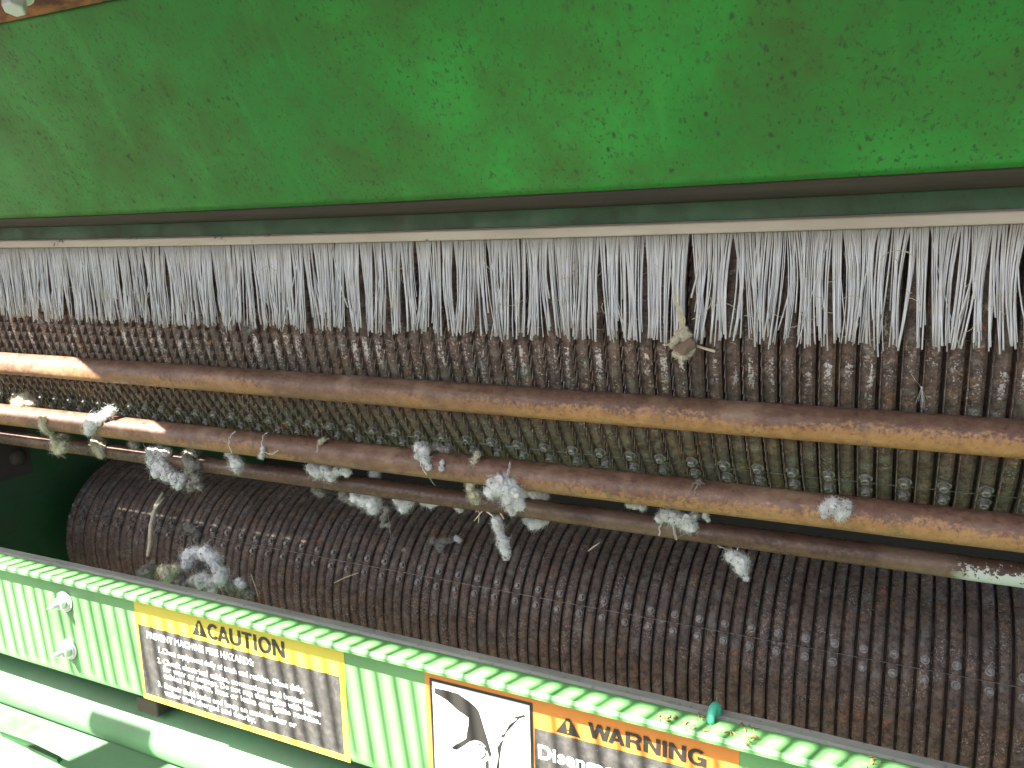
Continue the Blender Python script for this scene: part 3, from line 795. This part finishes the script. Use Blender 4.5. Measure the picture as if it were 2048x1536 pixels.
# ------------------------------------------------------------------ cotton
def fuzz(mb, c, r, n, rnd, L=1.0):
    """fine crimped lint fibres that mostly hug the lump and stray a little outwards"""
    for _ in range(n):
        d = Vector((rnd.gauss(0, 1), rnd.gauss(0, 1), rnd.gauss(0, 1))).normalized()
        t = d.cross(Vector((rnd.gauss(0, 1), rnd.gauss(0, 1), rnd.gauss(0, 1)))).normalized(); b = d.cross(t)
        ln = r * rnd.uniform(.4, 1.3) * L; p0 = c + d * r * rnd.uniform(.82, 1.0); w_ = rnd.uniform(-.9, .9)
        up = rnd.uniform(.0, .35) if rnd.random() < .8 else rnd.uniform(.35, .9)
        pts = [p0 + t * ln * k_ * .33 + b * ln * w_ * (k_ * .33) ** 2 + d * (up * ln * (k_ * .33) - .25 * ln * (k_ * .33) ** 2) for k_ in range(4)]
        mb.tube(pts, [.00010, .00009, .00007, .00004], 3, False)
def lump(mb, c, r, rnd, sub=3):
    b = bmesh.new(); bmesh.ops.create_icosphere(b, subdivisions=sub, radius=1)
    sd = Vector((rnd.uniform(-9, 9), rnd.uniform(-9, 9), rnd.uniform(-9, 9)))
    sc = Vector((rnd.uniform(.85, 1.15), rnd.uniform(.8, 1.1), rnd.uniform(.85, 1.15)))
    vs = []
    for v in b.verts:
        k = 1 + .30 * noise.noise(v.co * 1.7 + sd) + .20 * noise.noise(v.co * 4.1 + sd) + .06 * noise.noise(v.co * 9 + sd) + .03 * noise.noise(v.co * 19 + sd)
        vs.append(c + Vector((v.co.x * sc.x, v.co.y * sc.y, v.co.z * sc.z)) * r * k)
    b.verts.index_update(); fs = [tuple(v.index for v in f.verts) for f in b.faces]; b.free()
    mb.add(vs, fs, True)
TSEED = [100]
def tuft(label, blobs, rho, mat='cotton', speck=0, strands=(), fz=1.0, drho=0.0, name='cotton_tuft', cat='cotton'):
    """blobs: (photo x, photo y, radius in photo px) ; rho: distance of the tuft from the lens axis line"""
    TSEED[0] += 1; rnd = random.Random(TSEED[0])
    P = []
    for i, bl in enumerate(blobs):
        bl = (bl[0] + rnd.uniform(-1.5, 1.5), bl[1] + rnd.uniform(-1.5, 1.5), bl[2] * rnd.uniform(.78, 1.2)) + tuple(bl[3:])
        rr = rho + (drho * i / max(1, len(blobs) - 1)) + (bl[3] if len(bl) > 3 else 0)
        p = at_rho(bl[0], bl[1], rr); P.append((p, bl[2] * 1.14 * mpp(p)))
    org = sum((p for p, r in P), Vector()) / len(P)
    mb = MB()
    for p, r in P:
        lump(mb, p, r * .92, rnd, 4 if r > .003 else 3)
        for _ in range(3):
            d = Vector((rnd.gauss(0, 1), rnd.gauss(0, .6), rnd.gauss(0, 1))).normalized()
            lump(mb, p + d * r * .7, r * rnd.uniform(.3, .55), rnd, 2)
        fuzz(mb, p, r, int(260 * fz), rnd)
    for (p, r), (p2, r2) in zip(P[:-1], P[1:]):
        if (p2 - p).length < (r + r2) * 1.8:
            mid = (p + p2) / 2; lump(mb, mid, min(r, r2) * .75, rnd, 2)
    for st in strands:
        pts = [at_rho(q[0], q[1], q[2] if len(q) > 2 else rho) for q in st]
        sm_ = []
        for a, b_ in zip(pts[:-1], pts[1:]):
            for k in range(4): sm_.append(a.lerp(b_, k / 4) + Vector((rnd.gauss(0, 1), 0, rnd.gauss(0, 1))) * .0004)
        sm_.append(pts[-1])
        for _ in range(3):
            off = Vector((rnd.gauss(0, 1), rnd.gauss(0, .3), rnd.gauss(0, 1))) * .0006
            mb.tube([q + off * rnd.uniform(.3, 1.4) for q in sm_], rnd.uniform(.00012, .00028), 4, False)
    o = mb.build(name, MT[mat], None, org); tag(o, label, cat, 'cotton caught in the machine' if cat == 'cotton' else None)
    if speck:
        sb = MB()
        for _ in range(speck):
            p, r = rnd.choice(P); d = (Vector((rnd.gauss(0, .7), -1.0, rnd.gauss(0.1, .7)))).normalized()
            c = p + d * r * 1.02; t = d.cross(Vector((rnd.gauss(0, 1), rnd.gauss(0, 1), rnd.gauss(0, 1)))).normalized()
            ln = rnd.uniform(.0006, .0018)
            sb.tube([c - t * ln, c + t * ln * .2 + d * .0002, c + t * ln], [.0001, rnd.uniform(.0003, .0006), .0001], 5, False)
        s2 = sb.build('leaf_bits', MT['trash'], o, org)
        s2.location = (0, 0, 0); tag(s2, kind='stuff')
    return o
R2, R3 = BAR2[1] - BAR2[2] - .002, BAR3[1] - BAR3[2] - .002
B2T = BAR2[1]
tuft('yellowed cotton lump on top of the second bar at the far left edge', [(36,805,9),(48,801,13),(62,806,9)], B2T, 'cream', 8)
tuft('cream cotton tuft draped from the second bar down to the thin bar, furthest left', [(88,838,9),(92,850,13),(98,862,9),(106,874,5),(113,882,7),(121,890,14),(126,878,9),(117,899,9)], R2, 'cream', 10, drho=.06)
tuft('white cotton tuft hugging the second bar inside the sunlit stretch', [(182,848,13),(195,842,12),(179,863,9),(207,830,10),(222,824,8)], R2, 'cotton', 9)
tuft('pale cotton rag hanging over the thin bar, below the sunlit tuft', [(192,882,9),(198,893,12),(201,906,11)], R3, 'cream', 5)
tuft('small grey cotton wisp between second and thin bar, left of the speckled clump', [(264,876,7),(267,884,8),(269,891,8)], R2 + .03, 'lint', 3, strands=[[(250,860),(258,872),(262,880)],[(285,885),(292,897),(298,905)]])
tuft('long white cotton clump full of black leaf specks hanging from the thin bar', [(303,905,13),(318,903,13),(333,904,10),(307,922,13),(322,935,16),(337,948,15),(352,958,13),(364,955,10),(357,970,8)], R3, 'cotton', 90)
tuft('brown grey lint clump on the thin bar right beside the speckled clump', [(386,905,10),(376,918,12),(388,930,13),(380,945,9),(392,958,9),(383,972,8),(400,975,6)], R3, 'lint', 40)
tuft('white cotton drop dangling from a strand on the second bar, left third', [(462,906,7),(468,918,10),(475,929,13),(474,940,8)], R2 + .05, 'cotton', 3, strands=[[(462,905,.71),(457,892,.705),(456,880,.705),(462,868,.708),(470,862,.71)]])
tuft('thin cotton wisp looped round the second bar right of the dangling drop', [(527,898,4),(524,912,4)], R2, 'cotton', strands=[[(536,866,.708),(526,874,.705),(523,886,.705),(526,905,.706)],[(527,905,.706),(545,908,.706),(556,900,.706)]])
tuft('cotton curl looped round the second bar near its middle left', [(640,884,4),(648,879,4)], R2, 'cream', strands=[[(658,876,.708),(645,879,.705),(636,888,.705),(634,903,.706)]])
tuft('row of cotton stuffed in the gap under the second bar, left of centre', [(625,936,10),(637,944,11),(650,940,11),(662,950,11),(676,943,10),(692,942,9)], .775, 'cotton', 5)
tuft('grey lint scrap under the thin bar, left of the hanging cotton bunch', [(630,978,6),(640,984,8)], .835, 'lint', 4)
tuft('dirty end of cotton at the left of the hanging bunch below the thin bar', [(688,990,8),(697,995,9),(702,1003,6)], .832, 'lint', 8)
tuft('plump white cotton bunch hanging below the thin bar, left of centre', [(716,994,13),(730,1000,15),(745,1004,17),(748,1014,11)], .832, 'cotton', 4)
tuft('grey cobweb of lint trailing under the plump cotton bunch', [(772,1020,6),(768,1035,5),(764,1050,4),(776,1050,4)], .835, 'lint', 6, strands=[[(770,1015),(766,1040),(760,1056)],[(774,1015),(778,1045),(781,1075)]])
tuft('small round cotton ball resting on top of the thin bar', [(748,950,9),(754,956,6)], .808, 'cotton', 2)
tuft('oval cotton tuft under the thin bar right of the plump bunch', [(797,1000,9),(808,1008,13),(818,1003,10),(806,1017,8)], .832, 'cotton', 4)
tuft('low cotton bump peeking out under the thin bar at its centre', [(848,1004,9),(862,1006,9),(872,1002,7)], .836, 'cotton', 1)
tuft('tiny cotton bump under the thin bar left of the twigs', [(915,1014,6),(921,1018,5)], .836, 'cotton', 0)
tuft('folded cotton rag on the second bar with a loose thread below', [(838,896,8),(847,904,9),(836,912,6),(852,920,8),(856,934,6)], R2, 'cotton', 4, strands=[[(838,915),(842,930),(852,948),(868,968,.80)],[(868,968,.80),(885,985,.80)]])
tuft('grey cotton smear on top of the second bar beside the folded rag', [(872,894,7),(884,899,6),(894,903,5)], B2T - .004, 'lint', 2)
tuft('small scratchy cotton streak on the second bar between two rags', [(884,925,4),(882,936,4)], R2, 'cotton')
tuft('narrow dirty cotton rag lying across the second and thin bars at centre', [(956,910,6),(950,922,9),(944,935,10),(947,948,11),(944,961,11),(942,976,9),(948,990,9),(953,1000,7)], R2, 'cream', 30, drho=.035)
tuft('largest bright white cotton tuft across both bars right of centre', [(985,965,12),(996,972,15),(985,984,11),(1010,980,16),(1022,968,12),(1012,955,7),(1030,985,14),(1018,997,12),(1035,1000,9),(1022,1015,8),(1040,1012,8),(1027,1024,5)], R2 - .003, 'cotton', 12, strands=[[(1012,958),(1017,942),(1020,925,.708)]], drho=.012)
tuft('white cotton string dangling below the dry twigs in front of the roller', [(992,1044,8),(997,1053,10),(999,1064,9),(1001,1075,7),(1005,1085,10),(1009,1096,9),(1012,1106,6)], R3 + .01, 'cotton', 3, strands=[[(1005,1112),(1008,1120),(1017,1118),(1020,1110)]])
tuft('cream cotton wedge under the thin bar right of the largest tuft', [(1056,1040,8),(1066,1048,10),(1080,1045,11),(1092,1041,6)], .832, 'cotton', 3)
tuft('dim cotton in the dark gap behind the largest tuft', [(1050,988,8),(1075,990,9),(1090,992,7)], .80, 'cotton')
tuft('grey white cotton under the second bar left of the wide grey tuft', [(1258,1010,6),(1270,1013,7),(1284,1015,6)], .775, 'cotton', 2)
tuft('wide greyish cotton tuft on the thin bar right of centre', [(1320,1036,9),(1332,1028,10),(1347,1035,12),(1360,1040,14),(1374,1045,13),(1385,1052,9),(1390,1032,8)], R3, 'cotton', 14, strands=[[(1322,1050),(1320,1062),(1318,1072)],[(1345,1050),(1348,1065),(1352,1080)]])
tuft('small cotton fleck hanging under the second bar beside the wide tuft', [(1411,1032,5),(1415,1040,4)], .775, 'cotton')
tuft('thin lint wisp curled over the second bar right of centre', [(1398,964,5)], R2, 'lint', strands=[[(1408,970,.708),(1398,962,.705),(1386,968,.705),(1378,985,.705)],[(1398,962,.705),(1392,978,.705),(1386,992,.706)]])
tuft('fluffy cotton tuft alone on the second bar far to the right', [(1652,1018,9),(1664,1010,10),(1676,1016,12),(1690,1012,8),(1694,1024,7),(1680,1028,9),(1648,1030,4)], R2, 'cotton', 12, fz=1.8)
tuft('pointed cotton tuft hanging under the thin bar far to the right', [(1462,1113,9),(1474,1118,12),(1484,1122,10),(1482,1136,10),(1488,1148,8),(1492,1158,5)], .828, 'cotton', 8, strands=[[(1476,1104),(1474,1090,.812),(1472,1078,.812)],[(1460,1098),(1440,1092),(1432,1088)]])
tuft('cream cotton caught behind the bristle tips, right of the boll', [(1750,630,11),(1758,642,12),(1765,655,9),(1772,664,6)], .690, 'cream', 4)
tuft('grey white cotton caught in the bristles at the right edge', [(1942,598,6),(1955,606,10),(1968,614,12),(1982,610,11),(1992,602,8)], .690, 'cream', 5)
tuft('cream cotton caught in the bristles at the left end', [(85,584,9),(92,596,11),(100,604,10),(110,598,8)], .681, 'cotton', 2)
tuft('wispy cotton at the bristle tips left of centre', [(500,648,7),(508,656,6),(496,664,5)], .685, 'lint', 1)
tuft('grey cotton flake stuck on the lower roller near the dry stem', [(380,1058,9),(391,1062,10),(396,1070,6)], 1.005, 'lint', 8)
tuft('grey lint scrap on the lower roller at centre', [(868,1080,6),(878,1088,8),(888,1082,7),(880,1098,6),(898,1082,4)], 1.01, 'lint', 10, strands=[[(868,1080),(900,1084),(925,1078)]])
tuft('tiny white lint bit on the lower roller right of the grey scrap', [(912,1078,5),(918,1082,4)], 1.01, 'cotton')
tuft('tiny white lint bit on the lower roller left of the grey scrap', [(809,1102,4)], 1.0, 'lint')
tuft('bluish white cotton at the left of the pile on the sill rim', [(283,1148,9),(294,1144,11),(303,1134,6),(305,1124,4)], .775, 'lint', 8)
tuft('cream crumpled cotton in the pile between rim and lower roller', [(324,1140,12),(338,1148,13),(352,1140,9),(330,1156,10)], .772, 'cream', 25)
tuft('ring shaped white cotton nest behind the sill rim', [(378,1112,11),(392,1104,14),(412,1106,13),(428,1118,13),(432,1136,10),(442,1158,16),(424,1166,11),(404,1160,13),(386,1160,9),(374,1130,8),(424,1184,9),(446,1144,8)], .775, 'cotton', 40)
tuft('dark lint hole in the middle of the cotton nest', [(400,1134,10),(408,1142,9)], .80, 'lint', 40)
tuft('dark grey fluff under the cotton nest along the rim', [(366,1164,11),(380,1172,10),(396,1176,9),(410,1182,8)], .782, 'lint', 30)
tuft('small white puff with grey edge at the right end of the pile', [(462,1172,11),(476,1168,9),(488,1176,10),(500,1186,7)], .785, 'lint', 14)
tuft('little bright puff on the right end of the pile', [(478,1164,6),(486,1170,5)], .775, 'cotton')

# twigs, stems, boll, seed
def stem(label, lines, mat='twig', name='dry_twig', cat='twig'):
    mb = MB(); c = Vector(); k = 0
    for pts, rad in lines:
        P = [at_rho(*q) for q in pts]; c += P[0]; k += 1
        mb.tube(P, rad, 7)
    o = mb.build(name, MT[mat], None, c / k); tag(o, label, cat); return o
stem('pale dry twig with a side shoot leaning on the lower roller', [([(326,985,.99),(312,1010,.985),(302,1050,.972),(300,1090,.955),(295,1112,.945)], [.0022,.0030,.0036,.0036,.0020]), ([(302,1030,.98),(316,1010,.98),(328,995,.985)], [.0024,.0018,.0010])], name='dry_twig', cat='twig')
stem('short dry straw at the right of the cotton pile', [([(502,1148,.9),(509,1168,.89),(516,1192,.88)], [.0006,.0008,.0006])], name='dry_straw', cat='straw')
stem('thin pale straw lying flat on the lower roller', [([(668,1166,1.0),(690,1155,1.0),(716,1146,1.0)], [.0005,.0008,.0006])], name='dry_straw', cat='straw')
stem('short brown straw on the lower roller right of centre', [([(1176,1102,1.0),(1188,1093,1.0),(1200,1085,1.0)], [.0007,.0011,.0005])], name='dry_straw', cat='straw')
stem('forked brown twig poking out under the thin bar at centre', [([(950,995,.80),(968,1018,.798),(990,1036,.798)], [.0009,.0012,.0008]), ([(968,1018,.798),(958,1030,.797),(948,1042,.797)], [.0008,.0006,.0004]), ([(960,1028,.797),(955,1020,.797),(951,1024,.797)], .0004), ([(958,1030,.797),(957,1046,.797)], .0004), ([(985,1010,.80),(1000,1025,.797),(1008,1038,.797)], [.0008,.0010,.0006])])
stem('fine dark thorn sticking out of the speckled cotton clump', [([(358,978,.83),(372,990,.83),(387,1001,.83)], [.0009,.0006,.0002])], 'trash')
# boll
bp = at_rho(1366, 690, .672); bk = mpp(bp)
boll = empty('cotton_boll', bp); tag(boll, 'opened cotton boll with brown husk hanging at the bristle tips', 'boll')
def bpt(x, y, d=0): return at_rho(x, y, .672 + d) - bp
def lumps_local(nm, blobs, mat, fz=140):
    mb = MB(); rnd = random.Random(hash(nm) % 1000 if False else 41)
    for x, y, r, d in blobs:
        lump(mb, bpt(x, y, d), r * bk, rnd, 4); lump(mb, bpt(x + 4, y - 3, d), r * bk * .7, rnd, 3); fuzz(mb, bpt(x, y, d), r * bk, fz, rnd)
    return link(nm, mb.mesh(nm), MT[mat], boll)
lumps_local('lint_top', [(1360,668,9,0),(1368,660,7,0),(1372,675,11,0),(1352,680,9,0),(1345,690,7,0),(1362,650,4,0)], 'cream')
lumps_local('lint_bottom', [(1355,707,9,0),(1366,712,9,0),(1378,706,8,0),(1383,701,6,-.003)], 'cream')
mb = MB()
vsb = [bpt(1345,697,-.004), bpt(1380,675,-.010), bpt(1389,684,-.011), bpt(1391,696,-.009), bpt(1375,694,-.014), bpt(1366,712,-.008)]
vsb += [v + Vector((0, .004, 0)) for v in vsb]
mb.add(vsb, [(0,1,4),(1,2,4),(2,3,4),(0,4,5),(4,3,5),(6,10,7),(7,10,8),(8,10,9),(6,11,10),(10,11,9),(0,6,7,1),(1,7,8,2),(2,8,9,3),(3,9,11,5),(5,11,6,0)])
link('husk', mb.mesh('husk'), MT['husk'], boll)
mb = MB(); mb.tube([bpt(1388,690), bpt(1405,696), bpt(1430,703)], [.0012, .0011, .0013], 7); mb.tube([bpt(1340,690), bpt(1330,690), bpt(1325,689)], [.0008, .0006, .0003], 6)
link('stalk', mb.mesh('stalk'), MT['twig'], boll)
mb = MB(); rnd = random.Random(5)
for k in range(7):
    mb.tube([bpt(1340 + k*2, 520 + 25*rnd.random(), .0), bpt(1348 + k*1.5, 590, -.002), bpt(1358 + k*2, 640, -.002), bpt(1362 + k, 665, 0)], rnd.uniform(.0004, .0009), 5, False)
mb.tube([bpt(1366,712), bpt(1362,722), bpt(1364,735), bpt(1370,741)], .0005, 5)
link('fibre_strands', mb.mesh('fibre_strands'), MT['cream'], boll)
# dry leaf crumbs on the lip by the hook, one pale scrap further right
def flakes(label, spots, n, seed, mat, name):
    mb = MB(); rnd = random.Random(seed); c0 = at_Z(*spots[0], Zt + .001)
    for _ in range(n):
        sx, sy = rnd.choice(spots); p = at_Z(sx + rnd.gauss(0, 9), sy + rnd.gauss(0, 5), Zt + .0012)
        p.z = Zt + bow_sill(p.x) + rnd.uniform(.0008, .0022)
        a = rnd.uniform(0, pi); l_ = rnd.uniform(.001, .0045); w_ = l_ * rnd.uniform(.15, .5)
        d = Vector((cos(a), sin(a), rnd.gauss(0, .25))).normalized() * l_; e = d.cross(Vector((0, 0, 1))).normalized() * w_
        h = Vector((0, 0, .0005))
        mb.add([p - d, p - e, p + d, p + e, p + h], [(0,1,4),(1,2,4),(2,3,4),(3,0,4),(3,2,1,0)])
    o = mb.build(name, MT[mat], None, c0); tag(o, label, 'debris', kind='stuff')
flakes('crumbled dry leaf bits scattered on the sunlit lip around the teal hook', [(1330,1440),(1375,1452),(1420,1462),(1460,1470),(1500,1480),(1395,1440),(1490,1460)], 46, 3, 'crumb', 'leaf_crumbs')
flakes('few dry chaff bits on the grey rim at the lower right', [(1735,1524),(1750,1530),(1700,1520)], 9, 4, 'crumb', 'chaff_bits')
# dandelion seed
sp = at_rho(1843, 775, .684); mb = MB(); rnd = random.Random(9)
lump(mb, sp, .0009, rnd, 1)
for k in range(13):
    e = at_rho(1843 + rnd.uniform(-14, 16), 775 + rnd.uniform(24, 50), .68)
    mb.tube([sp, (sp + e) / 2 + Vector((0, -.0006, 0)), e], .00006, 3, False)
mb.tube([sp, at_rho(1832, 762, .68), at_rho(1822, 748, .68)], .0001, 3, False)
o = mb.build('seed_tuft', MT['cotton'], None, sp); tag(o, 'feathery plant seed stuck on the upper roller above the top bar', 'seed')
# loose curled fibres among the bristles
mb = MB(); rnd = random.Random(21)
for k in range(70):
    x = rnd.uniform(-20, 2040); y = 500 + 150 * rnd.random(); y += 30 * x / 2048 * 0
    rr = rnd.uniform(8, 38); a0 = rnd.uniform(0, 6.28); sp_ = rnd.uniform(.8, 2.6)
    pts = [at_rho(x + rr * cos(a0 + sp_ * i / 6), y + rr * sin(a0 + sp_ * i / 6) * .8, .657) for i in range(7)]
    mb.tube(pts, rnd.uniform(.00013, .0003), 4, False)
o = mb.build('loose_fibres', MT['cream'], None, at_rho(1024, 560, .657)); tag(o, 'thin curled fibres tangled in front of the white bristles', 'fibres', kind='stuff')

# anything left at the view's start must be exact before it is measured
bpy.context.view_layer.update()
